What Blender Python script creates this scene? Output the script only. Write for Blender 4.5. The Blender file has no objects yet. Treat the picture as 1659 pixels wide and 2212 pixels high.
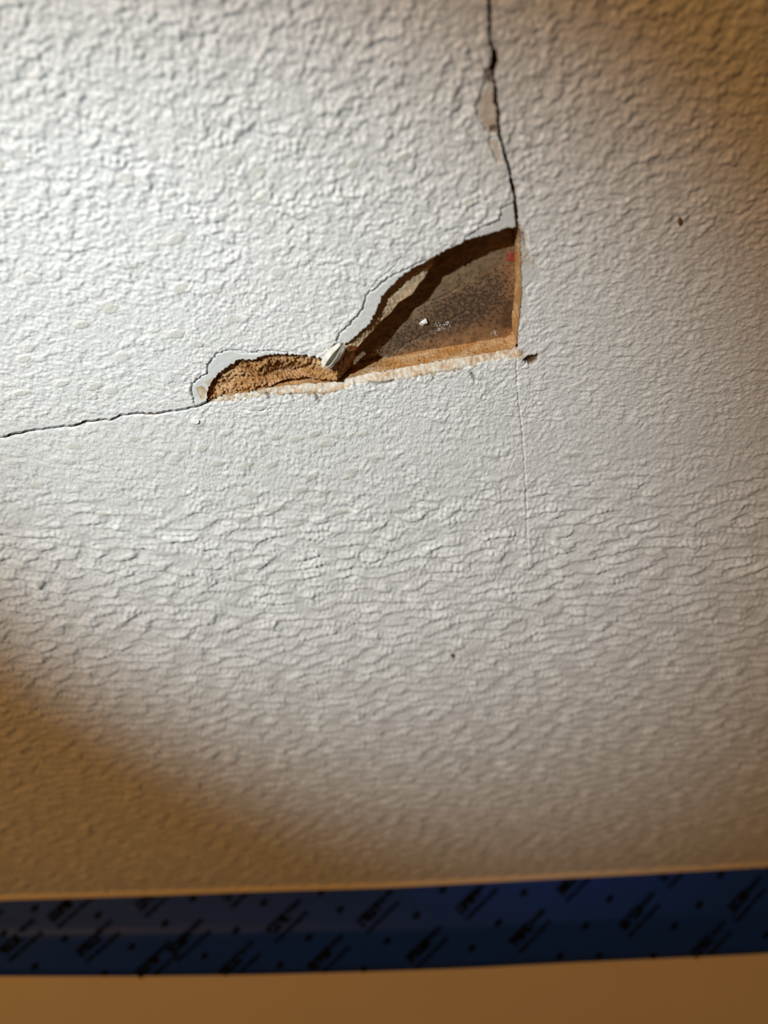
import bpy, math
import numpy as np
from mathutils import Matrix, Vector

# ------------------------------------------------------------------ camera, light, exposure
W, H, F = 1659.0, 2212.0, 1600.0
PITCH, ROLL = math.radians(40.0), math.radians(2.4)
CAM_D, CAM_Z = 0.205, 0.64
FOCUS = 0.243
scene = bpy.context.scene
COL = scene.collection

_r = np.array([1.0, 0, 0]); _u = np.array([0, math.sin(PITCH), math.cos(PITCH)])
FWD = np.array([0, math.cos(PITCH), -math.sin(PITCH)])
RIGHT = _r * math.cos(ROLL) - _u * math.sin(ROLL)
UP = _u * math.cos(ROLL) + _r * math.sin(ROLL)
CAM = np.array([0.0, -CAM_D, CAM_Z])

cam_data = bpy.data.cameras.new('camera')
cam = bpy.data.objects.new('camera', cam_data); COL.objects.link(cam)
m = Matrix.Identity(4)
for i in range(3):
    m[i][0] = RIGHT[i]; m[i][1] = UP[i]; m[i][2] = -FWD[i]; m[i][3] = CAM[i]
cam.matrix_world = m
cam_data.sensor_fit = 'VERTICAL'; cam_data.sensor_height = 36.0; cam_data.sensor_width = 27.0
cam_data.lens = 36.0 * F / H
cam_data.clip_start = 0.005; cam_data.clip_end = 20
cam_data.dof.use_dof = True; cam_data.dof.focus_distance = FOCUS; cam_data.dof.aperture_fstop = 5.8
scene.camera = cam

world = bpy.data.worlds.new('room_ambient'); scene.world = world; world.use_nodes = True
bg = world.node_tree.nodes['Background']
bg.inputs['Color'].default_value = (1.0, 0.56, 0.24, 1); bg.inputs['Strength'].default_value = 0.055

LIGHT_POS = Vector((-0.25, -0.335, CAM_Z + 0.165))
LIGHT_AIM = Vector((-0.036, 0.0, CAM_Z - 0.153))
ld = bpy.data.lights.new('work_light', 'SPOT')
ld.energy = 11.2; ld.color = (0.76, 0.92, 1.0)
ld.spot_size = math.radians(39); ld.spot_blend = 1.0; ld.shadow_soft_size = 0.006
lo = bpy.data.objects.new('work_light', ld); COL.objects.link(lo)
lo.location = LIGHT_POS
lo.rotation_euler = (LIGHT_AIM - LIGHT_POS).to_track_quat('-Z', 'Y').to_euler()

# added warm fill: unseen point light that tints the dim edges of the beam
wd = bpy.data.lights.new('warm_fill', 'POINT'); wd.energy = 36.0; wd.color = (1.0, 0.51, 0.16); wd.shadow_soft_size = 0.06
wo = bpy.data.objects.new('warm_fill', wd); COL.objects.link(wo); wo.location = (-1.0, -0.95, CAM_Z + 0.95)

vs = scene.view_settings
vs.view_transform = 'Standard'; vs.look = 'None'; vs.gamma = 1.0; vs.exposure = 0.0
vs.use_curve_mapping = False

# ------------------------------------------------------------------ geometry helpers
rng = np.random.default_rng(11)

def rays(px, py):
    px = np.asarray(px, float); py = np.asarray(py, float)
    return (FWD[None] + ((px - W / 2) / F)[:, None] * RIGHT[None] - ((py - H / 2) / F)[:, None] * UP[None])

def on_plane(px, py, point, normal):
    d = rays(px, py); point = np.asarray(point, float); normal = np.asarray(normal, float)
    t = ((point - CAM) @ normal) / (d @ normal)
    return CAM[None] + t[:, None] * d

def on_wall(px, py, depth=0.0):
    """point of the plane parallel to the wall, `depth` metres behind its face"""
    d = rays(px, py)
    t = (np.asarray(depth, float) - CAM[1]) / d[:, 1]
    return CAM[None] + np.atleast_1d(t)[:, None] * d

def resample(poly, step=None, n=None):
    p = np.asarray(poly, float)
    seg = np.hypot(*np.diff(p, axis=0).T); s = np.concatenate([[0], np.cumsum(seg)])
    if n is None: n = max(2, int(s[-1] / step) + 1)
    q = np.linspace(0, s[-1], n)
    return np.stack([np.interp(q, s, p[:, 0]), np.interp(q, s, p[:, 1])], 1)

def ragged(poly, amp, step=1.0, seed=0, lam=6):
    p = resample(poly, step=step); n = len(p)
    g = np.random.default_rng(seed)
    k = np.hanning(lam + 2)[1:-1]; k /= np.sqrt((k ** 2).sum())
    w = np.convolve(g.normal(size=n + lam), k, 'same')[:n]
    w2 = np.convolve(g.normal(size=n), [0.25, 0.5, 0.25], 'same') * (0.35 if lam < 12 else 0.12)
    t = np.gradient(p, axis=0); t /= np.linalg.norm(t, axis=1)[:, None] + 1e-9
    nrm = np.stack([-t[:, 1], t[:, 0]], 1)
    e = np.minimum(1, np.minimum(np.arange(n), np.arange(n)[::-1]) / 4.0)
    return p + nrm * ((w + w2) * amp * e)[:, None]

def mesh_obj(name, verts, faces, mat, parent=None, smooth=True, attrs=None):
    me = bpy.data.meshes.new(name)
    verts = np.asarray(verts, np.float32); faces = np.asarray(faces, np.int32)
    k = faces.shape[1]
    me.vertices.add(len(verts)); me.vertices.foreach_set('co', verts.ravel())
    me.loops.add(faces.size); me.loops.foreach_set('vertex_index', faces.ravel())
    me.polygons.add(len(faces))
    me.polygons.foreach_set('loop_start', np.arange(0, faces.size, k, dtype=np.int32))
    me.update(calc_edges=True); me.validate()
    if smooth: me.polygons.foreach_set('use_smooth', np.ones(len(me.polygons), bool))
    for an, av in (attrs or {}).items():
        av = np.asarray(av, np.float32)
        if av.ndim == 1:
            a = me.attributes.new(an, 'FLOAT', 'POINT'); a.data.foreach_set('value', av)
        else:
            a = me.attributes.new(an, 'FLOAT_COLOR', 'POINT'); a.data.foreach_set('color', av.ravel())
    me.materials.append(mat)
    o = bpy.data.objects.new(name, me); COL.objects.link(o)
    if parent is not None: o.parent = parent
    return o

def grid_faces(nr, nc):
    a = np.arange(nr * nc).reshape(nr, nc)
    return np.stack([a[:-1, :-1], a[1:, :-1], a[1:, 1:], a[:-1, 1:]], -1).reshape(-1, 4)

def tag(o, label=None, cat=None, group=None, kind=None):
    if label: o['label'] = label
    if cat: o['category'] = cat
    if group: o['group'] = group
    if kind: o['kind'] = kind
    return o

# tileable band-limited noise fields over the wall plane
FS0, FT0, FDX, FN = -0.62, -0.62, 0.00035, 3584
_fx = np.fft.rfftfreq(FN, FDX); _fy = np.fft.fftfreq(FN, FDX)
def noise_field(lam, bw, seed, aniso=1.0, tilt=0.0):
    g = np.random.default_rng(seed)
    w = g.standard_normal((FN, FN), dtype=np.float32)
    sp = np.fft.rfft2(w)
    c, s = math.cos(tilt), math.sin(tilt)
    kx = _fx[None, :] * c + _fy[:, None] * s; ky = -_fx[None, :] * s + _fy[:, None] * c
    f = np.hypot(kx * math.sqrt(aniso), ky / math.sqrt(aniso)) * lam
    sp *= np.exp(-((np.log(np.maximum(f, 1e-6))) / bw) ** 2)
    r = np.fft.irfft2(sp, (FN, FN)).astype(np.float32)
    return r / r.std()
def sample(fld, s, t):
    x = (np.asarray(s) - FS0) / FDX; y = (np.asarray(t) - FT0) / FDX
    x0 = np.floor(x).astype(int); y0 = np.floor(y).astype(int); fx = (x - x0); fy = (y - y0)
    x0 %= FN; y0 %= FN; x1 = (x0 + 1) % FN; y1 = (y0 + 1) % FN
    return (fld[y0, x0] * (1 - fx) * (1 - fy) + fld[y0, x1] * fx * (1 - fy)
            + fld[y1, x0] * (1 - fx) * fy + fld[y1, x1] * fx * fy)
N_BIG = noise_field(0.0050, 0.46, 1, 1.3, math.radians(8))
N_MID = noise_field(0.0022, 0.5, 2, 1.15, math.radians(8))
N_FINE = noise_field(0.0011, 0.34, 3)
N_HUGE = noise_field(0.022, 0.6, 4)
N_RDG = noise_field(0.0086, 0.42, 5, 2.3, math.radians(5))
N_WRP = noise_field(0.011, 0.5, 6)

# ------------------------------------------------------------------ materials
def new_mat(name):
    mt = bpy.data.materials.new(name); mt.use_nodes = True
    nt = mt.node_tree; b = nt.nodes['Principled BSDF']
    return mt, nt, b
def nd(nt, typ, **kw):
    n = nt.nodes.new(typ)
    for k, v in kw.items(): setattr(n, k, v)
    return n
def noise_node(nt, scale, detail=3, rough=0.55, vec=None):
    n = nd(nt, 'ShaderNodeTexNoise'); n.inputs['Scale'].default_value = scale
    n.inputs['Detail'].default_value = detail; n.inputs['Roughness'].default_value = rough
    if vec is None:
        tc = nd(nt, 'ShaderNodeTexCoord'); vec = tc.outputs['Object']
    nt.links.new(vec, n.inputs['Vector']); return n
def bump(nt, b, src, dist, strength=1.0, prev=None):
    bp = nd(nt, 'ShaderNodeBump'); bp.inputs['Distance'].default_value = dist; bp.inputs['Strength'].default_value = strength
    nt.links.new(src, bp.inputs['Height'])
    if prev is not None: nt.links.new(prev, bp.inputs['Normal'])
    nt.links.new(bp.outputs['Normal'], b.inputs['Normal']); return bp.outputs['Normal']
def mixc(nt, fac, a, bcol):
    mx = nd(nt, 'ShaderNodeMix', data_type='RGBA')
    for sock, v in ((mx.inputs[0], fac), (mx.inputs[6], a), (mx.inputs[7], bcol)):
        if isinstance(v, (int, float)): sock.default_value = v
        elif isinstance(v, tuple): sock.default_value = (*v, 1)
        else: nt.links.new(v, sock)
    return mx.outputs[2]
def ramp(nt, src, p0, p1, c0=(0, 0, 0), c1=(1, 1, 1)):
    r = nd(nt, 'ShaderNodeValToRGB'); e = r.color_ramp.elements
    e[0].position = p0; e[1].position = p1; e[0].color = (*c0, 1); e[1].color = (*c1, 1)
    nt.links.new(src, r.inputs['Fac']); return r.outputs['Color']
def attr(nt, name, out='Fac'):
    a = nd(nt, 'ShaderNodeAttribute'); a.attribute_name = name; return a.outputs[out]

# wall paint: white emulsion, with primer, cream torn paper and brown chips plus one painted shade line by attribute
PAINT, nt, b = new_mat('white_roller_paint')
n1 = noise_node(nt, 70, 2)
base = mixc(nt, ramp(nt, n1.outputs['Fac'], 0.4, 0.65), (0.80, 0.785, 0.755), (0.765, 0.75, 0.72))
base = mixc(nt, attr(nt, 'bubble'), base, (0.68, 0.655, 0.58))
base = mixc(nt, attr(nt, 'primer'), base, (0.70, 0.69, 0.66))
np_ = noise_node(nt, 260, 5, 0.65); np2 = noise_node(nt, 520, 4, 0.6)
cream = mixc(nt, ramp(nt, np_.outputs['Fac'], 0.44, 0.60), (0.52, 0.31, 0.14), (0.66, 0.56, 0.40))
cream = mixc(nt, ramp(nt, np2.outputs['Fac'], 0.55, 0.66), cream, (0.68, 0.64, 0.55))
base = mixc(nt, attr(nt, 'cream'), base, cream)
base = mixc(nt, attr(nt, 'pit_shade'), base, (0.13, 0.065, 0.026))
nt.links.new(base, b.inputs['Base Color'])
b.inputs['Roughness'].default_value = 0.46; b.inputs['Specular IOR Level'].default_value = 0.42
nb = noise_node(nt, 1500, 2, 0.5)
mul = nd(nt, 'ShaderNodeMath', operation='MULTIPLY')
nt.links.new(nb.outputs['Fac'], mul.inputs[0]); nt.links.new(attr(nt, 'grain'), mul.inputs[1])
bump(nt, b, mul.outputs[0], 0.00022)

def fibre_mat(name, c0, c1, c2, scale=900, dist=0.0006):
    mt, nt, b = new_mat(name)
    tc = nd(nt, 'ShaderNodeTexCoord'); mp = nd(nt, 'ShaderNodeMapping')
    mp.inputs['Scale'].default_value = (0.45, 1.0, 1.3); nt.links.new(tc.outputs['Object'], mp.inputs['Vector'])
    a = noise_node(nt, scale, 5, 0.65, mp.outputs['Vector']); c = noise_node(nt, scale * 0.22, 3, 0.5, mp.outputs['Vector'])
    col = mixc(nt, ramp(nt, a.outputs['Fac'], 0.35, 0.68), c0, c1)
    col = mixc(nt, ramp(nt, c.outputs['Fac'], 0.45, 0.72), col, c2)
    nt.links.new(col, b.inputs['Base Color'])
    b.inputs['Roughness'].default_value = 0.95; b.inputs['Specular IOR Level'].default_value = 0.1
    bump(nt, b, a.outputs['Fac'], dist); return mt
CORE = fibre_mat('orange_brown_fibre_core', (0.36, 0.16, 0.05), (0.66, 0.36, 0.15), (0.72, 0.45, 0.24))
TAN = fibre_mat('pale_tan_fibre', (0.70, 0.45, 0.25), (0.86, 0.65, 0.42), (0.80, 0.57, 0.36), 1300, 0.0004)
LEDGE = fibre_mat('orange_fibre_edge', (0.50, 0.22, 0.065), (0.68, 0.38, 0.15), (0.76, 0.54, 0.31))
CHIP, nt, b = new_mat('off_white_paint_flake')
a = noise_node(nt, 500, 3)
nt.links.new(mixc(nt, ramp(nt, a.outputs['Fac'], 0.4, 0.65), (0.66, 0.63, 0.52), (0.78, 0.77, 0.72)), b.inputs['Base Color'])
b.inputs['Roughness'].default_value = 0.6; bump(nt, b, a.outputs['Fac'], 0.0003)
PRIMER, nt, b = new_mat('grey_white_primer_edge')
b.inputs['Base Color'].default_value = (0.66, 0.63, 0.57, 1); b.inputs['Roughness'].default_value = 0.7
WHITE, nt, b = new_mat('white_plaster_crumb')
b.inputs['Base Color'].default_value = (0.85, 0.84, 0.82, 1); b.inputs['Roughness'].default_value = 0.8
RED, nt, b = new_mat('red_print')
a = noise_node(nt, 900, 3)
nt.links.new(mixc(nt, ramp(nt, a.outputs['Fac'], 0.42, 0.6), (0.34, 0.05, 0.025), (0.46, 0.10, 0.05)), b.inputs['Base Color'])
b.inputs['Roughness'].default_value = 0.7
BROWN, nt, b = new_mat('brown_crumb')
b.inputs['Base Color'].default_value = (0.20, 0.09, 0.035, 1); b.inputs['Roughness'].default_value = 0.9
BOARD, nt, b = new_mat('mouldy_brown_board')
a = noise_node(nt, 700, 4)
hs = mixc(nt, ramp(nt, a.outputs['Fac'], 0.35, 0.7), (0.80, 0.80, 0.80), (1, 1, 1))
mx = nd(nt, 'ShaderNodeMix', data_type='RGBA', blend_type='MULTIPLY'); mx.inputs[0].default_value = 1
nt.links.new(attr(nt, 'tone', 'Color'), mx.inputs[6]); nt.links.new(hs, mx.inputs[7])
nt.links.new(mx.outputs[2], b.inputs['Base Color']); b.inputs['Roughness'].default_value = 0.62
b.inputs['Specular IOR Level'].default_value = 0.35
bump(nt, b, a.outputs['Fac'], 0.0001)
TRIM, nt, b = new_mat('cream_satin_trim')
a = noise_node(nt, 25, 2)
nt.links.new(mixc(nt, a.outputs['Fac'], (0.84, 0.70, 0.52), (0.78, 0.65, 0.48)), b.inputs['Base Color'])
b.inputs['Roughness'].default_value = 0.38
a2 = noise_node(nt, 400, 2); bump(nt, b, a2.outputs['Fac'], 0.00006)
TAPE, nt, b = new_mat('blue_masking_tape')
tc = nd(nt, 'ShaderNodeTexCoord'); mp = nd(nt, 'ShaderNodeMapping')
mp.inputs['Scale'].default_value = (0.06, 1, 1); nt.links.new(tc.outputs['Object'], mp.inputs['Vector'])
a = noise_node(nt, 500, 3, 0.6, mp.outputs['Vector'])
nt.links.new(mixc(nt, a.outputs['Fac'], (0.004, 0.036, 0.27), (0.007, 0.05, 0.34)), b.inputs['Base Color'])
b.inputs['Roughness'].default_value = 0.5; b.inputs['Specular IOR Level'].default_value = 0.3; bump(nt, b, a.outputs['Fac'], 0.00025)
INK, nt, b = new_mat('black_tape_print')
b.inputs['Base Color'].default_value = (0.003, 0.004, 0.007, 1); b.inputs['Roughness'].default_value = 0.9; b.inputs['Specular IOR Level'].default_value = 0.1

# ------------------------------------------------------------------ outlines on the wall, traced from the photograph
CRACK_LOW = [(-1000, 1135), (-400, 1018), (0, 942), (17, 938), (58, 928), (95, 923), (130, 919), (162, 916), (185, 907), (214, 904), (240, 903),
             (260, 894), (289, 889), (318, 890), (347, 888.5), (385, 883), (420, 877), (446, 866)]
LIP_L = [(446, 866), (447, 848), (452, 833), (461, 818), (480, 800), (501, 787), (513, 777), (525, 777), (549, 778), (561, 771),
         (585, 766), (621, 765), (651, 767), (681, 771), (698, 774)]
LIP_M = [(698, 774), (704, 760), (722, 742), (735, 739), (742, 745)]
LIP_R = [(742, 745), (761, 734), (779, 716), (800, 698), (812, 671), (822, 644), (837, 626), (861, 602), (888, 581), (921, 564), (942, 550),
         (960, 541), (981, 532), (1005, 519), (1030, 514), (1057, 505), (1087, 496), (1114.5, 490)]
V_LEFT = [(1113, 487), (1112, 461), (1109, 438), (1106, 412), (1100, 391), (1097, 367), (1089, 346), (1083, 318), (1075, 296), (1073, 273),
          (1072, 235), (1066, 212), (1066, 183), (1062, 160), (1057.5, 146), (1061, 132), (1061, 106), (1054, 89), (1053, 47), (1050.5, 0),
          (1047, -60), (1040, -200), (1020, -500), (985, -1000)]
V_RIGHT = [(1118, 487), (1119, 461), (1115.5, 438), (1112, 405), (1106, 381), (1102, 362), (1092, 329), (1082.5, 296), (1080, 273),
           (1079, 235), (1074, 216), (1075, 193), (1068, 165), (1069, 150), (1076.5, 132), (1074, 113), (1061, 89), (1060, 47), (1061, 0),
           (1058, -60), (1051, -200), (1031, -500), (996, -1000)]
OPEN_BOT = [(449, 870), (480, 853), (522, 849), (573, 840), (603, 835), (651, 829), (705, 826), (727, 822), (760, 814), (804, 803),
            (861, 795), (936, 780.5), (996, 771), (1072, 758), (1117, 749)]
OPEN_RIGHT = [(1117, 749), (1118.5, 701), (1123, 665), (1126, 629), (1124.5, 580), (1123, 520), (1120.5, 492)]

crackA = ragged(CRACK_LOW, 0.7, seed=1, lam=16)
lipL = ragged(LIP_L, 1.1, seed=2); lipM = ragged(LIP_M, 0.4, seed=3); lipR = ragged(LIP_R, 1.0, seed=4)
vL = ragged(V_LEFT, 0.8, seed=5); vR = ragged(V_RIGHT, 0.7, seed=6)
panel_edge = np.concatenate([crackA, lipL[1:], lipM[1:], lipR[1:], vL])
panel_poly = np.concatenate([panel_edge, [(-3000, -1200), (-3000, 1500)]])
crackB = crackA + np.array([0.0, 5.4])
crackB[:, 1] += 1.5 * np.sin(crackB[:, 0] / 23.0) * (crackB[:, 0] < 430)
OPEN_BOT = np.array(OPEN_BOT, float); OPEN_BOT[:, 1] += 8.0 * np.clip((OPEN_BOT[:, 0] - 560) / 220.0, 0, 1)
OPEN_RIGHT = np.array(OPEN_RIGHT, float); OPEN_RIGHT[0] = OPEN_BOT[-1]
openB = ragged(OPEN_BOT, 0.5, seed=7, lam=14); openR = ragged(OPEN_RIGHT, 0.8, seed=8)
wall_edge = np.concatenate([crackB, openB[1:], openR[1:], vR])
wall_poly = np.concatenate([wall_edge, [(-3000, -1200), (-3000, 1500)]])

# painted skin that has broken away round the hole and left smooth primer
SKIN_L = [(421, 876), (412, 845), (416, 830), (431, 817), (447, 806), (450, 785), (470, 765), (491, 757), (522, 759), (549, 764),
          (561, 759), (588, 759), (622, 763)]
SKIN_R = [(727, 738), (730, 726), (746, 710), (761, 694), (782, 671), (787, 650), (797, 633), (813, 623), (837, 602), (861, 590), (893, 574), (920, 563)]
SKIN_T = [(1003, 518), (1027, 497), (1060, 486), (1078, 474), (1082, 466), (1083, 452), (1093, 445), (1110, 438)]
skinL, skinR, skinT = ragged(SKIN_L, 0.9, seed=21), ragged(SKIN_R, 0.9, seed=22), ragged(SKIN_T, 0.9, seed=23)
def inside(poly, px, py, shape):
    """even-odd test of lattice centres (rows py, columns px)"""
    out = np.zeros(shape, bool)
    a = np.asarray(poly, float); b2 = np.roll(a, -1, 0)
    for r, y in enumerate(py):
        hit = (a[:, 1] <= y) != (b2[:, 1] <= y)
        if not hit.any(): continue
        p, q = a[hit], b2[hit]
        xs = np.sort(p[:, 0] + (y - p[:, 1]) / (q[:, 1] - p[:, 1]) * (q[:, 0] - p[:, 0]))
        out[r] = np.searchsorted(xs, px) % 2 == 1
    return out

def axis(lo, hi, f0, f1, step, fine, reach):
    """coordinates: fine between f0 and f1, normal in the frame, growing beyond it"""
    a = [np.arange(lo, f0, step), np.arange(f0, f1, fine), np.arange(f1, hi + step, step)]
    a = np.concatenate(a)
    m1 = np.arange(5.0, 330.0, 5.0)                       # coarser margin beyond the frame
    a = np.concatenate([a[0] - m1[::-1], a, a[-1] + m1])
    g = np.cumsum(np.geomspace(8, reach * 0.14, 26))
    g = g[g < reach]
    return np.concatenate([a[0] - g[::-1], a, a[-1] + g])
AX = axis(-30, 1690, 398, 1182, 2.5, 1.35, 1000)
AY = axis(-30, 1960, 425, 905, 2.5, 1.35, 1000)
AY = AY[AY < 1975]
NR, NC = len(AY), len(AX)
PX, PY = np.meshgrid(AX, AY)

def line_dist(poly, reach=9.0, step=0.6):
    """pixel distance from lattice vertices to a polyline, up to reach"""
    d = np.full((NR, NC), 1e3, np.float32)
    for x, y in resample(poly, step=step):
        c0, c1 = np.searchsorted(AX, (x - reach, x + reach)); r0, r1 = np.searchsorted(AY, (y - reach, y + reach))
        if c1 <= c0 or r1 <= r0: continue
        w = d[r0:r1, c0:c1]
        np.minimum(w, np.hypot(PX[r0:r1, c0:c1] - x, PY[r0:r1, c0:c1] - y), out=w)
    return d
def poly_mask(poly):
    return inside(np.asarray(poly, float), AX, AY, (NR, NC)).astype(np.float32)
def soft(mask, n=1):
    for _ in range(n):
        mm = mask.copy()
        mm[1:-1, 1:-1] = (mask[1:-1, 1:-1] * 2 + mask[:-2, 1:-1] + mask[2:, 1:-1] + mask[1:-1, :-2] + mask[1:-1, 2:]) / 6
        mask = mm
    return mask
def sstep(x, a, b2):
    t = np.clip((x - a) / (b2 - a), 0, 1); return t * t * (3 - 2 * t)

P0 = on_wall(PX.ravel(), PY.ravel())
S = P0[:, 0].reshape(NR, NC); T = (P0[:, 2] - CAM_Z).reshape(NR, NC)

# roller-stipple relief in metres, + = out of the wall
def lean(fld, c):
    """sample a field so that its crests lean down the wall: soft above, steep below"""
    return sample(fld, S, T + c * sample(fld, S, T).clip(-1.5, 1.7))
big, mid, fine = lean(N_BIG, 0.00020), sample(N_MID, S, T), sample(N_FINE, S, T)
huge, rdg = sample(N_HUGE, S, T), lean(N_RDG, 0.00055)
w_low = sstep(-T, 0.130, 0.20)                  # lower wall: long rolled ridges
w_mid = sstep(-T, 0.05, 0.10) * (1 - sstep(-T, 0.145, 0.19))   # calmer, finely grained middle band
blob = np.tanh(0.8 * (np.exp(0.70 * (big + 0.42 * mid)) - 1)) + 0.22 * sample(N_WRP, S, T)
ridge = np.tanh(0.9 * (np.exp(0.8 * (rdg + 0.28 * mid)) - 1))
patch = 1 + 0.30 * huge.clip(-1.6, 1.6)
hgt = 0.34 * patch * blob * (1 - 0.50 * w_mid - 0.50 * w_low) + 0.045 * mid * (1 - 0.5 * w_low)
hgt += fine * (0.013 + 0.036 * w_mid - 0.009 * w_low)
hgt += w_low * 0.60 * patch * ridge
hgt *= 1e-3
bub = np.zeros((NR, NC), np.float32)
g = np.random.default_rng(5)
def add_bubble(cx, cy, rx, rz, ang, h, tone):
    c = on_wall([cx], [cy])[0]; reach = 1.6 * max(rx, rz)
    pw = reach / 0.00011
    c0, c1 = np.searchsorted(AX, (cx - pw, cx + pw)); r0, r1 = np.searchsorted(AY, (cy - pw, cy + pw))
    if c1 <= c0 or r1 <= r0: return
    ds = S[r0:r1, c0:c1] - c[0]; dt = T[r0:r1, c0:c1] - (c[2] - CAM_Z)
    u = (ds * math.cos(ang) + dt * math.sin(ang)) / rx; v = (-ds * math.sin(ang) + dt * math.cos(ang)) / rz
    rr = np.hypot(u, v) * (1 + 0.16 * mid[r0:r1, c0:c1].clip(-1.5, 1.5) * 0.5)
    e = 1 - sstep(rr, 0.72, 1.05)
    top = h * (0.85 + 0.15 * np.clip(1 - rr, 0, 1)) - 0.25 * h * np.exp(-(rr / 0.4) ** 2)
    hgt[r0:r1, c0:c1] = hgt[r0:r1, c0:c1] * (1 - 0.75 * e) + (top + 0.00008) * e
    bub[r0:r1, c0:c1] = np.maximum(bub[r0:r1, c0:c1], e * tone)
for k in range(150):
    cx = g.uniform(-20, 1150); cy = g.uniform(330, 1130)
    if g.uniform() > 0.55 + 0.45 * math.exp(-((cy - 950) / 170) ** 2): continue
    if 560 < cy < 890 and cx > 380 and cy > 1150 - 0.62 * cx - 60: continue
    rx = g.uniform(0.0013, 0.0030); add_bubble(cx, cy, rx, rx * g.uniform(0.42, 0.7), g.uniform(-0.1, 0.5), g.uniform(0.12, 0.24) * 1e-3, g.uniform(0.3, 0.9))
for cx, cy in [(489, 935), (552, 931), (595, 944), (640, 948), (680, 936), (728, 938), (783, 937), (470, 1001), (530, 1005), (585, 1004), (647, 1058),
               (672, 1030), (752, 1030), (690, 1090), (600, 1095), (735, 1105), (525, 1123), (640, 1133), (870, 1103), (1235, 982), (556, 882), (47, 848), (205, 834)]:
    add_bubble(cx, cy, g.uniform(0.0022, 0.0036), g.uniform(0.0009, 0.0014), g.uniform(0.0, 0.35), 0.22e-3, 0.8)

grain = 0.30 + 0.80 * w_mid - 0.18 * w_low
primer = np.zeros((NR, NC), np.float32); creamA = np.zeros((NR, NC), np.float32); pit_shade = np.zeros((NR, NC), np.float32)

# ---- panel relief
hp = hgt.copy(); prim_p = primer.copy(); pit_p = pit_shade.copy(); cream_p = creamA.copy()
lip_zone = np.maximum.reduce([
    poly_mask(np.concatenate([skinL, [(640, 790), (440, 900)]])),
    poly_mask(np.concatenate([skinR, [(960, 560), (830, 700), (742, 775)]])),
    poly_mask(np.concatenate([skinT, [(1135, 436), (1135, 520), (1000, 540)]]))])
lz = soft(lip_zone, 1)
hp = hp * (1 - lz) + (-0.32e-3 + 0.02e-3 * mid) * lz
prim_p = np.maximum(prim_p, lz)
for poly, dep, wd in ((skinL, 0.9, 1.3), (skinR, 1.0, 1.4), (skinT, 0.8, 1.3),
                      (ragged([(867, 556), (855, 572), (843, 584), (815, 606), (797, 629)], 0.8, seed=31), 0.55, 1.0),
                      (ragged([(560, 765), (520, 764), (495, 757)], 0.6, seed=36), 0.5, 1.0),
                      (ragged([(412, 844), (416, 806), (426, 803)], 0.6, seed=37), 0.4, 1.0)):
    d = line_dist(poly); hp -= dep * 1e-3 * np.exp(-(d / wd) ** 2)
# cream flakes and chips beside the upright crack
for fl in ([(1051, 178), (1046, 195), (1027, 231), (1052, 283), (1058, 287), (1076, 287), (1072, 235), (1064, 180)],
           [(1058, 303), (1056, 305), (1074, 352), (1086, 352), (1076, 300)]):
    mk = soft(poly_mask(fl), 1)
    hp = hp * (1 - mk) + (-0.25e-3 + 0.04e-3 * mid) * mk; cream_p = np.maximum(cream_p, 0.55 * mk); prim_p = np.maximum(prim_p, mk)
for ln, dep, wd in (([(1046, 146), (1048, 180), (1037, 210), (1026, 230), (1032, 250), (1052, 282), (1060, 287), (1073, 288)], 0.8, 1.9),
                    ([(1060, 298), (1055, 304), (1066, 330), (1075, 353)], 0.7, 1.7), ([(1058, 300), (1076, 295)], 0.7, 1.8),
                    ([(1024, 231), (1004, 227), (985, 245)], 0.3, 2.5), ([(1060, 150), (1036, 156)], 0.4, 2.2),
                    ([(1035, 20), (1036, 60), (1033, 80)], 0.3, 3.0),
                    ([(716, -10), (690, 60), (672, 100), (655, 165)], 0.28, 2.4), ([(1000, 85), (960, 110), (930, 75)], 0.18, 2.6)):
    d = line_dist(ragged(ln, 0.9, seed=41)); hp -= dep * 1e-3 * np.exp(-(d / wd) ** 2)
for pg in ([(1047, 150), (1062, 150), (1066, 180), (1058, 178), (1050, 172)], [(1058, 274), (1074, 271), (1075, 288), (1062, 286)], [(1065, 218), (1074, 216), (1074, 235)]):
    mk = soft(poly_mask(pg), 1); hp -= 0.7e-3 * mk; pit_p = np.maximum(pit_p, 0.75 * mk)
# chip showing beige undercoat at the tip of the broken corner
mk = soft(poly_mask([(424, 840), (437, 834), (446, 845), (446, 860), (436, 866), (428, 853)]), 1); hp -= 0.15e-3 * mk; cream_p = np.maximum(cream_p, mk * 0.95)
mk = soft(poly_mask([(441, 826), (460, 815), (450, 836)]), 1); cream_p = np.maximum(cream_p, mk * 0.8)
# paint drawn smooth beside the long crack
d = line_dist(crackA, 16.0, 1.5); sm = np.exp(-(d / 8.0) ** 2); hp *= 1 - 0.6 * sm

# ---- wall relief
hw = hgt.copy(); prim_w = primer.copy(); pit_shade_w = pit_shade.copy(); cream_w = creamA.copy()
CREAM_LOW = [(449, 872), (480, 868), (513, 864), (549, 857), (576, 853), (621, 854), (684, 851), (721, 848), (754, 836), (801, 826), (849, 821), (930, 810),
             (996, 796), (1057, 781), (1115, 772)]
creamlow = ragged(CREAM_LOW, 2.2, seed=51, lam=10)
band = poly_mask(np.concatenate([creamlow, OPEN_BOT[::-1] + np.array([0, -14.0])]))
CHAMFER = lambda x: 0.6e-3 + 1.7e-3 * np.clip((x - 560) / 220.0, 0, 1)
cb = soft(band, 1); cream_w = np.maximum(cream_w, cb * (0.75 + 0.25 * np.tanh(mid)))
dist_e = line_dist(openB, 26.0, 1.5)
hw = hw * (1 - cb) + cb * (-CHAMFER(PX) * np.clip(1 - dist_e / 15.0, 0, 1) ** 1.2 + 0.07e-3 * mid + 0.03e-3 * fine + 0.06e-3 * big)
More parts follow.
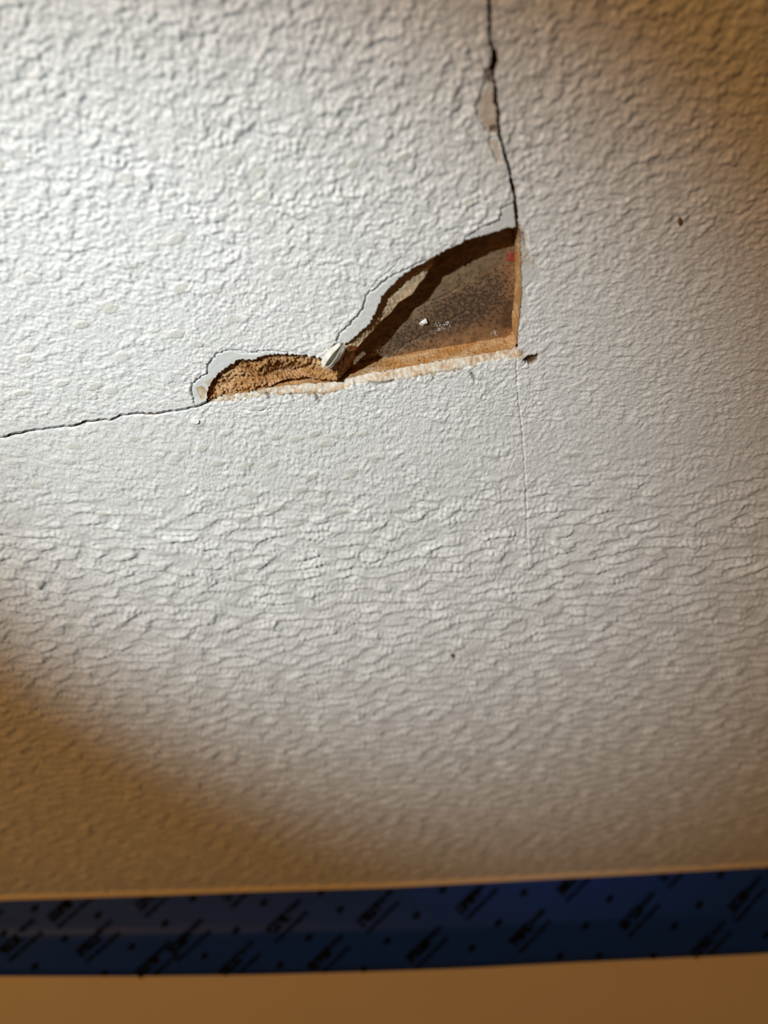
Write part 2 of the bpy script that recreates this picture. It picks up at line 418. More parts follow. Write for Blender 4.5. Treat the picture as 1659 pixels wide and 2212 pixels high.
d = line_dist(creamlow); hw -= 0.35e-3 * np.exp(-(d / 1.6) ** 2) * (0.5 + 0.5 * np.tanh(2 * big))
hw += 0.30e-3 * soft(poly_mask([(798, 812), (815, 806), (850, 806), (852, 821), (800, 826)]), 2)
for ln, dep, wd in (([(800, 827), (815, 831), (835, 829), (852, 823)], 0.7, 3.0), ([(576, 852), (582, 858), (584, 862)], 0.8, 3.2), ([(630, 853), (634, 858)], 0.8, 3.0),  # first groove: shade under the lifted paper, carved and coloured brown
                    ([(684, 856), (688, 864), (692, 869)], 0.9, 3.6), ([(1020, 808), (1024, 816), (1027, 822)], 0.9, 3.5), ([(936, 815), (938, 820)], 0.6, 2.2),
                    ([(525, 886), (560, 889), (588, 883)], 0.4, 1.4)):
    d = line_dist(ragged(ln, 0.6, seed=61)); e = np.exp(-(d / wd) ** 2); hw -= dep * 1e-3 * e; pit_shade_w = np.maximum(pit_shade_w, 0.55 * e * (dep > 0.5))
# smooth primer strip on the right cheek of the hole
strip = poly_mask([(1116, 488), (1125, 486), (1136, 502), (1141, 531), (1145, 556), (1163, 575), (1164, 602), (1150, 612), (1136, 626), (1134, 660), (1127, 690), (1121, 722), (1117, 752), (1108, 752), (1108, 488)])
st = soft(strip, 1); prim_w = np.maximum(prim_w, st); cream_w = np.maximum(cream_w, 0.35 * st * (AY[:, None] < 575))
hw = hw * (1 - st) + st * (-0.12e-3 + 0.03e-3 * mid)
for ln, dep, wd in (([(1120, 486), (1130, 500), (1135, 515), (1139, 531)], 0.55, 2.4), ([(1131, 506), (1136, 530)], 0.5, 4.0), ([(1137, 556), (1144, 547), (1146, 560)], 0.3, 1.8),
                    ([(1130, 567), (1150, 571), (1166, 573)], 0.18, 1.3), ([(1148, 610), (1136, 622), (1138, 640)], 0.3, 1.5),
                    ([(1117, 752), (1117.5, 775), (1116, 792), (1117, 830), (1121, 870), (1128, 930), (1132, 990), (1136, 1060), (1138, 1130), (1141, 1220)], 0.42, 1.5)):
    d = line_dist(ragged(ln, 0.8, seed=71)); hw -= dep * 1e-3 * np.exp(-(d / wd) ** 2)
mk = soft(poly_mask([(1117, 752), (1131, 757), (1133, 771), (1124, 776), (1117, 774)]), 1); cream_w = np.maximum(cream_w, 0.8 * mk)
mk = soft(poly_mask(ragged([(1129, 780), (1141, 769), (1151, 768), (1162, 764), (1161, 779), (1150, 788), (1138, 784), (1129, 780)], 0.8, seed=72)), 1)
hw -= 1.6e-3 * mk; pit_shade_w = np.maximum(pit_shade_w, mk)
d = line_dist(crackB, 16.0, 1.5); hw *= 1 - 0.35 * np.exp(-(d / 7.0) ** 2)
hw -= 0.5e-3 * np.exp(-(line_dist(crackB, 9.0) / 1.8) ** 2)

def cut(relief, edge, poly, keep_inside, proud, attrs, name, mat, parent=None):
    vx, vy = PX.copy(), PY.copy(); best = np.full((NR, NC), 1e9)
    for x, y in resample(edge, step=0.5):
        if not (AX[1] < x < AX[-2] and AY[1] < y < AY[-2]): continue
        c = np.searchsorted(AX, x); c -= (x - AX[c - 1]) < (AX[c] - x)
        r = np.searchsorted(AY, y); r -= (y - AY[r - 1]) < (AY[r] - y)
        dd = math.hypot(AX[c] - x, AY[r] - y)
        if dd < best[r, c]:
            best[r, c] = dd; vx[r, c] = x; vy[r, c] = y
    cx, cy = (AX[1:] + AX[:-1]) / 2, (AY[1:] + AY[:-1]) / 2
    ins = inside(poly, cx, cy, (NR - 1, NC - 1))
    sel = (ins if keep_inside else ~ins).ravel()
    f = grid_faces(NR, NC)[sel]
    used = np.unique(f); remap = np.full(NR * NC, -1); remap[used] = np.arange(len(used))
    v = on_wall(vx.ravel()[used], vy.ravel()[used], -proud)
    v[:, 1] -= relief.ravel()[used]
    return mesh_obj(name, v, remap[f], mat, parent, attrs={k: a.ravel()[used] for k, a in attrs.items()})

def loft(name, rows, mat, parent=None, n=300, sub=6, noise=0.0, end_fix=True, straight=False):
    """rows: list of (pixel polyline, depth in m); surface strung between them"""
    pts = []
    for poly, dep in rows:
        q = resample(poly, n=n); dd = np.full(n, dep, float) if np.isscalar(dep) else np.interp(np.linspace(0, 1, n), np.linspace(0, 1, len(dep)), dep)
        d = rays(q[:, 0], q[:, 1]); t = (dd - CAM[1]) / d[:, 1]
        if straight:                                  # pushed square into the wall
            p = on_wall(q[:, 0], q[:, 1]); p[:, 1] = dd; pts.append(p); continue
        pts.append(CAM[None] + t[:, None] * d)
    out = []
    for a2, b2 in zip(pts[:-1], pts[1:]):
        for k in range(sub): out.append(a2 + (b2 - a2) * (k / sub))
    out.append(pts[-1])
    v = np.stack(out)
    if noise:
        s, t, y = v[..., 0], v[..., 2] - CAM_Z, v[..., 1]
        nn = sample(N_MID, s + 0.37 * y * 3, t + 0.9 * y) * 0.6 + sample(N_FINE, s + 0.5 * y, t + 1.3 * y) * 0.6 + sample(N_BIG, s, t + 0.7 * y) * 0.4
        fall = np.ones(v.shape[0]); fall[0] = 0
        if end_fix: fall[-1] = 0
        v[..., 1] += noise * nn * fall[:, None]
        v[..., 2] += 0.5 * noise * sample(N_FINE, s + 0.2, t + y * 2) * fall[:, None]
    return mesh_obj(name, v.reshape(-1, 3), grid_faces(*v.shape[:2]), mat, parent)

BACK = 0.0102
# ------------------------------------------------------------------ wall
wall = cut(hw, wall_edge, wall_poly, False, 0.0, dict(bubble=bub, primer=prim_w, cream=cream_w, pit_shade=pit_shade_w, grain=grain), 'wall_back', PAINT)
tag(wall, 'white wall with rough roller-stippled paint', kind='structure')
hole_edge = np.concatenate([openB[1:], openR[1:]])
e0 = resample(hole_edge, n=500)
d0 = np.where(np.arange(500) / 499.0 < len(openB) / len(hole_edge), CHAMFER(e0[:, 0]), 2.3e-3 * np.clip((e0[:, 1] - 735) / 25, 0, 1) + 0.1e-3)
loft('fibre_edge', [(e0, d0 - 0.0003), (e0, d0 + 0.0008), (e0, 0.0062), (e0, BACK + 0.0004)], LEDGE, wall, n=500, sub=5, noise=0.0003, straight=True)
o = loft('crack_side', [(crackB, 0.0005), (crackB, BACK + 0.0004)], CORE, wall, n=500, sub=2, straight=True)
o = loft('crack_side', [(vR, 0.0), (vR, BACK + 0.0004)], CORE, wall, n=500, sub=2, straight=True)

# ------------------------------------------------------------------ loose panel with the broken corner
PROUD = 0.0010
panel = bpy.data.objects.new('wall_panel', None); COL.objects.link(panel)
tag(panel, 'white stippled wall panel, cracked along two edges, with its lower right corner broken off', 'panel')
pc = on_wall([700.0], [860.0], 0.0)[0]; panel.location = pc; bpy.context.view_layer.update()
PANEL_PARTS = []
PANEL_PARTS.append(cut(hp, panel_edge, panel_poly, True, PROUD, dict(bubble=bub, primer=prim_p, cream=cream_p, pit_shade=pit_p, grain=grain * (1 - lz)), 'painted_face', PAINT))
lip_all = np.concatenate([lipL, lipM[1:], lipR[1:]])
# thickness of the paint and primer, then the undercut board edge
lw = resample(lip_all, n=520)
PANEL_PARTS.append(loft('paint_edge', [(lw, -PROUD + 0.0003), (lw + [0.4, 0.6], -0.0001), (lw + [-1.5, -1.5], 0.0005)], PRIMER, None, n=520, sub=3))
PANEL_PARTS.append(loft('board_edge', [(lw + [-1.5, -1.5], 0.0005), (lw + [-7, -7], 0.0009), (lw + [-6, -9], BACK - 0.0006)], CORE, None, n=520, sub=5, noise=0.0002, straight=True))
PANEL_PARTS.append(loft('board_edge', [(crackA, -PROUD + 0.0003), (crackA, BACK - 0.0006)], PRIMER, None, n=500, sub=2, straight=True))
PANEL_PARTS.append(loft('board_edge', [(vL, -PROUD + 0.0003), (vL, BACK - 0.0006)], CORE, None, n=500, sub=2, straight=True))
# torn fibre core filling the left lobe of the hole
A1 = np.array(LIP_L, float)
A3 = np.array([(449, 866), (454, 861), (486, 849), (522, 846), (558, 837), (588, 831), (604, 822), (630, 817), (669, 814), (700, 821), (716, 822), (727, 818)], float)
n = 260
a1, a3 = resample(A1, n=n), resample(A3, n=n)
u = np.linspace(0, 1, n)
dent = np.exp(-((u - 0.68) / 0.16) ** 2)
PANEL_PARTS.append(loft('torn_fibre_core',
    [(a1 + [-4, -12], 0.0012), (a1 + [1, 1], 0.0016), (a1 * 0.72 + a3 * 0.28, 0.0012 + 0.0004 * u), (a1 * 0.42 + a3 * 0.58, 0.0015 + 0.0052 * dent),
     (a1 * 0.16 + a3 * 0.84, 0.0005 + 0.0034 * dent), (a3, 0.0006 + 0.0010 * dent), (a3 + [0, 0.5], BACK - 0.001)],
    CORE, None, n=n, sub=8, noise=0.00052))
# pale strip of fibre below the lip of the right lobe
B2 = np.array([(748, 754), (752, 747), (782, 722), (800, 710), (819, 686), (834, 668), (837, 653), (849, 635), (873, 620), (879, 602), (903, 583), (928, 574), (934, 570)], float)
B3 = np.array([(752, 760), (767, 757), (786, 734), (807, 713), (825, 692), (843, 677), (861, 653), (891, 635), (905, 612), (918, 599), (926, 580), (934, 572)], float)
b1 = resample(np.array(LIP_R[:11], float), n=n); b2_, b3 = resample(B2, n=n), resample(B3, n=n)
dB = np.interp(np.linspace(0, 1, n), np.linspace(0, 1, 12), [0.5, 0.7, 0.9, 1.2, 1.7, 2.0, 2.2, 2.4, 2.5, 2.6, 2.7, 3.2]) * 1e-3
PANEL_PARTS.append(loft('fibre_strip', [(b1 + [-10, -8], 0.0010), (b1 + [-2, -1], dB + 0.0006), (b2_, dB), (b3, dB + 0.0009)],
                        TAN, None, n=n, sub=6, noise=0.00018))
b3s = b3 + np.stack([0 * dB, 2900 * (dB + 0.0009)], 1)
PANEL_PARTS.append(loft('fibre_strip', [(b3s, dB + 0.0008), (b3s + [-2, -4], dB + 0.003), (b3s + [-4, -8], BACK + 0.0003)], CORE, None, n=n, sub=6, noise=0.0002, straight=True))
# torn stub of core between the lobes
q0 = np.array([(700, 776), (716, 772), (736, 752), (748, 752)], float); q1 = np.array([(700, 800), (716, 800), (742, 775), (772, 752)], float)
q2 = np.array([(706, 821), (727, 821), (742, 808), (762, 790)], float)
PANEL_PARTS.append(loft('torn_fibre_core', [(q0, 0.0005), (q1, [0.0004, -0.0018, 0.0015, 0.0055]), (q2, [0.0008, -0.0012, 0.003, 0.0085]), (q2 + [2, 2], BACK)], CORE, None, n=80, sub=10, noise=0.00035))
for o in PANEL_PARTS:
    o.parent = panel; o.matrix_parent_inverse = Matrix.Translation(-Vector(pc))

# ------------------------------------------------------------------ board behind the hole
bx = np.concatenate([np.linspace(-700, 690, 24), np.arange(700, 1150, 1.8), np.linspace(1152, 1230, 6)])
by = np.concatenate([np.linspace(-500, 460, 20), np.arange(470, 840, 1.8), np.linspace(842, 1300, 12)])
bX, bY = np.meshgrid(bx, by); v = on_wall(bX.ravel(), bY.ravel(), BACK)
s, t = v[:, 0], v[:, 2] - CAM_Z; fx, fy = bX.ravel(), bY.ravel()
nm, nf, nb_, nh = sample(N_MID, s, t), sample(N_FINE, s, t), sample(N_BIG, s, t), sample(N_HUGE, s, t)
def gauss(cx, cy, rx, ry, ang=0.0):
    c, k = math.cos(ang), math.sin(ang); dx, dy = fx - cx, fy - cy
    return np.exp(-(((dx * c + dy * k) / rx) ** 2 + ((-dx * k + dy * c) / ry) ** 2))
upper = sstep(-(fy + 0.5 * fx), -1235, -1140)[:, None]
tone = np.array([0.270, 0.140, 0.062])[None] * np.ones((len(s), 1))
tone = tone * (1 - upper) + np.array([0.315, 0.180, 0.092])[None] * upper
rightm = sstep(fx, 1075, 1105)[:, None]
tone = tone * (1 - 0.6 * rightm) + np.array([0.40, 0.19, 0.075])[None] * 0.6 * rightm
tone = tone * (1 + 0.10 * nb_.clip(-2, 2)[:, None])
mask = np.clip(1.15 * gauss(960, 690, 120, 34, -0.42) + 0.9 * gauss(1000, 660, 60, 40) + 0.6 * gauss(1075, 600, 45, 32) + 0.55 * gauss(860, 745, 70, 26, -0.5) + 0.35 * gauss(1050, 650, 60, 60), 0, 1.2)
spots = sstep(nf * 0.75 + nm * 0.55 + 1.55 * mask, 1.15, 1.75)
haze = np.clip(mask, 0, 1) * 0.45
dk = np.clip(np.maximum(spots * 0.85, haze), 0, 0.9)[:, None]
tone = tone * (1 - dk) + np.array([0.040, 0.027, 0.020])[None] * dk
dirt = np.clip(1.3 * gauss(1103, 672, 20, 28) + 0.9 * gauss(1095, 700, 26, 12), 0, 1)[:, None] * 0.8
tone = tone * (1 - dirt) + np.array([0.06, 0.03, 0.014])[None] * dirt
relief = 0.05e-3 * nm + 0.10e-3 * nb_ * 0.4 - 0.05e-3 * spots
for ln, dep, wd in (([(805, 778), (845, 765), (880, 742), (910, 728), (935, 712), (975, 690), (1010, 672)], 0.35, 1.6), ([(880, 668), (930, 652), (965, 637), (992, 620)], 0.25, 1.6)):
    for k, (x, y) in enumerate(resample(ragged(ln, 0.8, seed=81), step=1.0)):
        w = np.exp(-(((fx - x) ** 2 + (fy - y) ** 2) / wd ** 2)); relief = np.minimum(relief, -dep * 1e-3 * w + relief * (1 - w))
v[:, 1] -= relief
board = bpy.data.objects.new('backing_board', None); COL.objects.link(board)
tag(board, 'brown mould-spotted board seen inside the hole', 'board')
bc = on_wall([950.0], [800.0], BACK)[0]; board.location = bc
bi = Matrix.Translation(-Vector(bc))
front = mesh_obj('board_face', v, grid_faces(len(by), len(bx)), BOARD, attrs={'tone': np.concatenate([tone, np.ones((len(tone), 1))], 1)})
# back of the board
cs = [v.reshape(len(by), len(bx), 3)[i, j] for i, j in ((0, 0), (0, -1), (-1, -1), (-1, 0))]
bb = np.array([[c[0], BACK + 0.0006, c[2]] for c in cs] + [[c[0], BACK + 0.009, c[2]] for c in cs])
back = mesh_obj('board_back', bb, [(0, 1, 2, 3), (7, 6, 5, 4), (0, 4, 5, 1), (1, 5, 6, 2), (2, 6, 7, 3), (3, 7, 4, 0)], BROWN, smooth=False)
rp = ragged([(1093, 547), (1106, 544), (1122, 541), (1122, 563), (1106, 564), (1093, 563), (1093, 547)], 0.5, step=3, seed=91)
ra, rb = on_wall(rp[:, 0], rp[:, 1], BACK - 0.0006), on_wall(rp[:, 0], rp[:, 1], BACK)
rc = np.array([ra.mean(0)]); k = len(rp)
rf = [(i, (i + 1) % k, k + (i + 1) % k, k + i) for i in range(k)] + [(2 * k, (i + 1) % k, i, i) for i in range(k)]
def poly_obj(name, verts, polys, mat, smooth=False):
    me = bpy.data.meshes.new(name); me.from_pydata([tuple(map(float, p)) for p in verts], [], [tuple(dict.fromkeys(int(i) for i in f)) for f in polys]); me.update()
    if smooth: me.polygons.foreach_set('use_smooth', np.ones(len(me.polygons), bool))
    me.materials.append(mat); o = bpy.data.objects.new(name, me); COL.objects.link(o); return o
redm = poly_obj('red_mark', np.concatenate([ra, rb, rc]), rf, RED); redm['label'] = 'small red printed mark'
for o in (front, back, redm):
    o.parent = board; o.matrix_parent_inverse = bi

# ------------------------------------------------------------------ loose bits
def crumb(name, px, py, depth, size, seed, mat, label, cat, group=None, stretch=(1, 1, 1), rot=0.0):
    import bmesh
    bm = bmesh.new(); bmesh.ops.create_icosphere(bm, subdivisions=3, radius=1.0)
    g2 = np.random.default_rng(seed); dirs = g2.normal(size=(9, 3)); dirs /= np.linalg.norm(dirs, axis=1)[:, None]; cutd = g2.uniform(0.45, 0.9, 9)
    for vv in bm.verts:
        p = np.array(vv.co)
        for dvec, c in zip(dirs, cutd):           # facet the lump with random planes
            e = p @ dvec - c
            if e > 0: p = p - dvec * e
        p = p + 0.05 * np.sin(7 * p[[1, 2, 0]] + seed)
        p = p * np.array(stretch) * size
        c, s2 = math.cos(rot), math.sin(rot)
        vv.co = (p[0] * c - p[2] * s2, p[1], p[0] * s2 + p[2] * c)
    me = bpy.data.meshes.new(name); bm.to_mesh(me); bm.free(); me.materials.append(mat)
    o = bpy.data.objects.new(name, me); COL.objects.link(o)
    o.location = on_wall([float(px)], [float(py)], depth)[0]
    return tag(o, label, cat, group)
crumb('plaster_crumb', 916, 697, BACK - 0.0006, 0.0015, 3, WHITE, 'white plaster crumb stuck to the mouldy board inside the hole', 'crumb', stretch=(1.15, 0.7, 0.75), rot=0.6)
crumb('plaster_crumb', 421, 911, -0.0004, 0.0012, 8, WHITE, 'pinkish white plaster crumb just below the left crack', 'crumb', stretch=(1.4, 0.8, 0.9), rot=0.3)
crumb('dirt_speck', 977, 1416, -0.0005, 0.0011, 12, BROWN, 'brown speck on the ridged wall below the hole', 'speck', stretch=(0.8, 0.6, 1.5), rot=0.1)
crumb('dirt_speck', 1468, 476, -0.0004, 0.0010, 14, BROWN, 'brown speck on the wall at right of the hole', 'speck', stretch=(0.6, 0.5, 1.6), rot=0.35)

# curled paint flake standing at the notch between the two lobes
na, nl = 26, 34
pa = on_wall([703.0], [792.0], -0.0028)[0]; pb = on_wall([740.0], [743.0], -0.0046)[0]
ax = pb - pa; L = np.linalg.norm(ax); ax /= L
side = np.cross(ax, [0, 1, 0]); side /= np.linalg.norm(side); nrm = np.cross(side, ax)
if nrm[1] > 0: nrm = -nrm
vv, g2 = [], np.random.default_rng(77)
for layer, th in ((0, 0.0), (1, 0.00042)):
    for i in range(nl):
        w = i / (nl - 1); prof = (math.sin(math.pi * (0.10 + 0.84 * w)) ** 0.5) * (1.0 - 0.12 * w)
        for j in range(na):
            a2 = math.radians(105 + 318 * j / (na - 1))
            r = (0.00195 * prof) * (1 + 0.10 * math.sin(3.1 * a2 + 6 * w) + 0.05 * math.sin(17 * w + 2 * a2) + 0.16 * (j / (na - 1))) - th
            vv.append(pa + ax * L * (w + 0.02 * math.sin(5 * a2)) + side * r * 1.12 * math.cos(a2) + nrm * r * 0.95 * math.sin(a2))
f = [tuple(q) for q in grid_faces(nl, na)] + [tuple(q[::-1] + nl * na) for q in grid_faces(nl, na)]
bd = [j for j in range(na)] + [i * na + na - 1 for i in range(1, nl)] + [(nl - 1) * na + j for j in range(na - 2, -1, -1)] + [i * na for i in range(nl - 2, 0, -1)]
for i in range(len(bd)):
    a2, b2 = bd[i], bd[(i + 1) % len(bd)]; f.append((b2, a2, a2 + nl * na, b2 + nl * na))
chip = poly_obj('paint_flake', np.array(vv), f, CHIP, True)
tag(chip, 'curled off-white paint flake standing at the notch between the two lobes of the hole', 'flake')

# small white fibres and dust on the board
def tufts(name, spots, count, rad, length, seed, label, cat, mat, depth=BACK):
    g2 = np.random.default_rng(seed); V, Fc = [], []
    for (cx, cy) in spots:
        for _ in range(count):
            x, y = cx + g2.normal() * rad, cy + g2.normal() * rad * 0.7
            p = on_wall([x], [y], depth - 0.0001)[0]; ang = g2.uniform(0, 6.28); ln = length * g2.uniform(0.4, 1.3)
            d1 = np.array([math.cos(ang), -abs(g2.normal()) * 0.7, math.sin(ang)]); w = 0.00007 * g2.uniform(0.7, 1.6)
            b0 = len(V); e1 = np.array([-math.sin(ang), 0, math.cos(ang)]); e2 = np.array([0, 1.0, 0])
            for k, q in enumerate((p, p + d1 * ln * 0.5 + e1 * ln * g2.normal() * 0.15, p + d1 * ln + e1 * ln * g2.normal() * 0.3)):
                ww = w * (1.2 - 0.4 * k)
                V += [q + e1 * ww, q - e1 * ww * 0.5 + e2 * ww * 0.85, q - e1 * ww * 0.5 - e2 * ww * 0.85]
            for k in range(2):
                for c in range(3):
                    i0, i1 = b0 + 3 * k + c, b0 + 3 * k + (c + 1) % 3; Fc.append((i0, i1, i1 + 3, i0 + 3))
            Fc += [(b0, b0 + 2, b0 + 1), (b0 + 6, b0 + 7, b0 + 8)]
    o = poly_obj(name, np.array(V), Fc, mat); return tag(o, label, cat, kind='stuff')
tufts('white_dust', [(948, 700), (958, 706), (966, 701), (952, 712)], 9, 5, 0.0006, 1, 'white dust flecks beside the crumb on the mouldy board', 'dust', WHITE)
tufts('white_lint', [(1068, 716)], 9, 3, 0.0013, 2, 'tiny white lint near the right end of the board', 'lint', WHITE)
tufts('pale_fibre_tuft', [(812, 757), (818, 750), (806, 764), (790, 770)], 10, 4, 0.0014, 3, 'tuft of pale fibres at the left end of the board', 'fibres', TAN)

# ------------------------------------------------------------------ trim along the foot of the wall, with masking tape over its edge
TX = np.concatenate([np.linspace(-1500, -60, 12), np.linspace(0, 1659, 60), np.linspace(1720, 3100, 12)])
def line(pts):
    p = np.array(pts, float); sl0 = (p[1, 1] - p[0, 1]) / (p[1, 0] - p[0, 0]); sl1 = (p[-1, 1] - p[-2, 1]) / (p[-1, 0] - p[-2, 0])
    y = np.interp(TX, p[:, 0], p[:, 1])
    y = np.where(TX < p[0, 0], p[0, 1] + sl0 * (TX - p[0, 0]), y); y = np.where(TX > p[-1, 0], p[-1, 1] + sl1 * (TX - p[-1, 0]), y)
    k = np.array([1, 2, 3, 2, 1.0]); k /= k.sum(); yp = np.pad(y, 2, 'edge'); ys = np.convolve(yp, k, 'valid')
    ys[:3], ys[-3:] = y[:3], y[-3:]
    return ys
Y_TOP = line([(0, 1945), (300, 1936), (600, 1925), (830, 1918), (1100, 1904), (1380, 1889), (1659, 1873)])
Y_CRS = line([(0, 2019), (400, 2015), (830, 2008), (1000, 2003), (1230, 1990), (1500, 1976), (1659, 1966)])
Y_BOT = line([(0, 2109), (300, 2109), (560, 2106), (830, 2098), (1000, 2092), (1245, 2079), (1659, 2060)])
J0 = on_wall(TX, Y_TOP - 10, 0.0)
JC = J0[np.abs(TX - 830).argmin()]
n_ledge = np.array([0, -math.sin(math.radians(14)), math.cos(math.radians(14))])
p_ledge = JC
R_TOP = on_plane(TX, Y_TOP, p_ledge, n_ledge); R_CRS = on_plane(TX, Y_CRS, p_ledge, n_ledge)
CC = R_CRS[np.abs(TX - 830).argmin()]
SL = math.radians(58)
n_face = np.array([0, -math.sin(SL), math.cos(SL)])
R_BOT = on_plane(TX, Y_BOT, CC, n_face)
BB = R_BOT[np.abs(TX - 830).argmin()]
SL2 = math.radians(60)
n_low = np.array([0, -math.sin(SL2), math.cos(SL2)])
R_LOW = on_plane(TX, np.full(len(TX), 2330.0), BB, n_low)
def tape_rows(off):
    rows = []
    for k in range(5): rows.append(R_TOP + (R_CRS - R_TOP) * (k / 5 * 0.94) + n_ledge * off)
    mid_n = (n_ledge + n_face) / np.linalg.norm(n_ledge + n_face)
    rows.append(R_CRS + (R_TOP - R_CRS) * 0.05 + n_ledge * off); rows.append(R_CRS - mid_n * 0.0003 + mid_n * off)
    rows.append(R_CRS + (R_BOT - R_CRS) * 0.05 + n_face * off)
    for k in range(1, 6): rows.append(R_CRS + (R_BOT - R_CRS) * k / 5 + n_face * off)
    return rows
rows = [J0 + [0, 0.004, -0.001], J0 + [0, 0.0, 0.0004], J0 + [0, -0.0012, 0.0001]] + tape_rows(-0.0003) + [R_LOW - n_low * 0.0003]
low2 = R_LOW + np.array([0, -0.004, -0.010]); rows += [low2, np.stack([low2[:, 0], low2[:, 1], np.full(len(TX), 0.0)], 1), np.stack([low2[:, 0], np.full(len(TX), 0.004), np.full(len(TX), 0.0)], 1)]
# drop the trim's foot to 6 cm under its lowest edge
zf = low2[:, 2].min() - 0.06
for r in rows[-2:]: r[:, 2] = zf
tv = np.stack(rows)
trim = mesh_obj('trim_1', tv.reshape(-1, 3), grid_faces(*tv.shape[:2]), TRIM)
tag(trim, 'smooth cream trim board under the blue tape', kind='structure')

tr = tape_rows(0.0); tr2 = tape_rows(-0.0002)
tape_v = np.stack(tr + tr2[::-1] + [tr[0]])
tape = mesh_obj('masking_tape', tape_v.reshape(-1, 3), grid_faces(*tape_v.shape[:2]), TAPE)
tag(tape, 'long strip of blue masking tape with black diagonal print folded over the trim edge', 'tape')

def on_tape(px, py):
    px, py = np.asarray(px, float), np.asarray(py, float)
    a2 = on_plane(px, py, p_ledge + n_ledge * 0.00008, n_ledge); b2 = on_plane(px, py, CC + n_face * 0.00008, n_face)
    # crease and face follow the traced lines; blend by the line of the fold
    yc = np.interp(px, TX, Y_CRS); k = np.searchsorted(TX, px).clip(1, len(TX) - 1)
    w = (px - TX[k - 1]) / (TX[k] - TX[k - 1])
    c3 = R_CRS[k - 1] * (1 - w[:, None]) + R_CRS[k] * w[:, None]; b3_ = R_BOT[k - 1] * (1 - w[:, None]) + R_BOT[k] * w[:, None]
    yb = np.interp(px, TX, Y_BOT)
    fr = ((py - yc) / (yb - yc))
    # true ray hit of the strip between the crease and the lower edge
    dirv = rays(px, py); low = c3 + (b3_ - c3) * fr.clip(0, 1)[:, None]
    e1 = b3_ - c3; e2 = np.tile(np.array([1.0, 0, 0]), (len(px), 1)); nn = np.cross(e1, e2); nn /= np.linalg.norm(nn, axis=1)[:, None]
    nn[nn[:, 1] > 0] *= -1
    tt = (((c3 + nn * 0.00008) - CAM) * nn).sum(1) / (dirv * nn).sum(1)
    low = CAM + tt[:, None] * dirv
    return np.where((py < yc)[:, None], a2, low)
MARKS = []
def strip_blocks(x0, y0, ang, length, width, nblk, gap, seed):
    """a line of print: little blocks along a slanting line, in tape pixels"""
    g2 = np.random.default_rng(seed); c, s2 = math.cos(ang), -math.sin(ang); nx, ny = -s2, c
    polys = []
    bl = length / nblk
    for k in range(nblk):
        a0 = k * bl + gap / 2; a1_ = (k + 1) * bl - gap / 2
        kind = g2.integers(0, 4); w = width / 2
        rects = [(a0, a1_, -w, w)] if kind == 0 else [(a0, a0 + (a1_ - a0) * 0.45, -w, w), (a0, a1_, w * 0.35, w), (a0, a1_, -w, -w * 0.45)] if kind == 1 \
            else [(a0, a1_, -w, w * 0.2), (a0 + (a1_ - a0) * 0.5, a1_, -w, w)] if kind == 2 else [(a0, a1_, -w * 0.9, -w * 0.3), (a0, a1_, w * 0.2, w), (a0, a0 + (a1_ - a0) * 0.6, -w, w)]
        for (p, q, r, t2) in rects:
            ns = 3
            for i in range(ns):
                pa_, pb_ = p + (q - p) * i / ns, p + (q - p) * (i + 1) / ns
                polys.append([(x0 + u2 * c + v2 * nx, y0 + u2 * s2 + v2 * ny) for u2, v2 in ((pa_, r), (pb_, r), (pb_, t2), (pa_, t2))])
    return polys
def add_mark(polys, name='print_mark'):
    V, Fc = [], []
    for pg in polys:
        pg = np.array(pg); cx, cy = pg.mean(0)
        if cy < np.interp(cx, TX, Y_TOP) + 2.0 or cy > np.interp(cx, TX, Y_BOT) - 2.0: continue
        b0 = len(V); V += list(on_tape(pg[:, 0], pg[:, 1])); Fc.append((b0, b0 + 1, b0 + 2, b0 + 3))
    if not Fc: return
    o = poly_obj(name, np.array(V), Fc, INK); o.parent = tape; return o
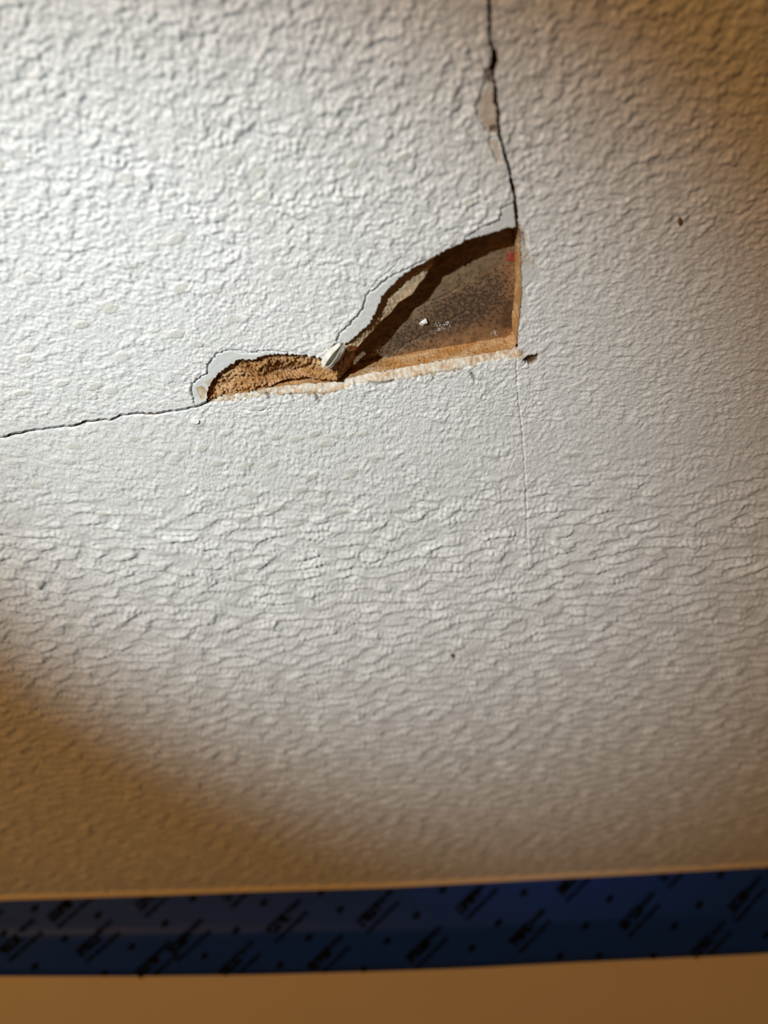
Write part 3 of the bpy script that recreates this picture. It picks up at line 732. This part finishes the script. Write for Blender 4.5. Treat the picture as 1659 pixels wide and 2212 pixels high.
BIG = [(102, 1991), (292, 1966), (478, 1946), (360, 2063), (572, 2022), (770, 2002), (-4, 2063), (163, 2066), (290, 2112), (470, 2112), (662, 2100),
       (984, 1974), (1202, 1933), (1422, 1904), (876, 2080), (1099, 2045), (1336, 2010), (1567, 1977), (1490, 2072), (1640, 2118)]
for x, y in ((1642, 1876), (1800, 1944), (1725, 2040), (1862, 1848), (2030, 1911), (1960, 2008), (1880, 2086)): BIG.append((x, y))   # the print runs on past the frame
for x, y in ((-90, 2016), (-205, 2085), (-285, 2038), (-400, 2108), (-480, 2060)): BIG.append((x, y))
for k, (x, y) in enumerate(BIG):
    an = math.radians(41 + 7 * x / 1659)
    pl = strip_blocks(x + 6, y - 5, an, 60, 22, 5, 0.3, 100 + k) + strip_blocks(x + 46, y - 49, an, 44, 11, 4, 0.5, 200 + k) + strip_blocks(x + 22, y + 14, an, 98, 9, 12, 0.4, 300 + k)
    add_mark(pl)
DOTS = [(75, 1962), (212, 1977), (417, 1940), (357, 1995), (510, 2010), (570, 1950), (667, 2025), (735, 1965), (695, 1927), (140, 2028), (285, 2045), (442, 2065),
        (605, 2085), (75, 2088), (225, 2103), (785, 2095), (7, 2017), (957, 1922), (1132, 1928), (1317, 1942), (1510, 1955), (1557, 1889), (900, 1977), (1077, 1993),
        (1265, 2000), (1457, 2000), (837, 2033), (1020, 2048), (1210, 2065), (1294, 2065), (1410, 2067), (1655, 2020)]
for k, (x, y) in enumerate(DOTS):
    an = math.radians(41 + 7 * x / 1659); c, s2 = math.cos(an), -math.sin(an)
    pg = []
    for i in range(4):
        a0, a1_ = -10 + 5 * i, -5 + 5 * i; w0 = 6.5 * math.sqrt(max(0.15, 1 - (a0 / 11) ** 2)); w1 = 6.5 * math.sqrt(max(0.15, 1 - (a1_ / 11) ** 2))
        pg.append([(x + a0 * c + w0 * s2, y + a0 * s2 - w0 * c), (x + a1_ * c + w1 * s2, y + a1_ * s2 - w1 * c), (x + a1_ * c - w1 * s2, y + a1_ * s2 + w1 * c), (x + a0 * c - w0 * s2, y + a0 * s2 + w0 * c)])
    add_mark(pg, 'print_dot')
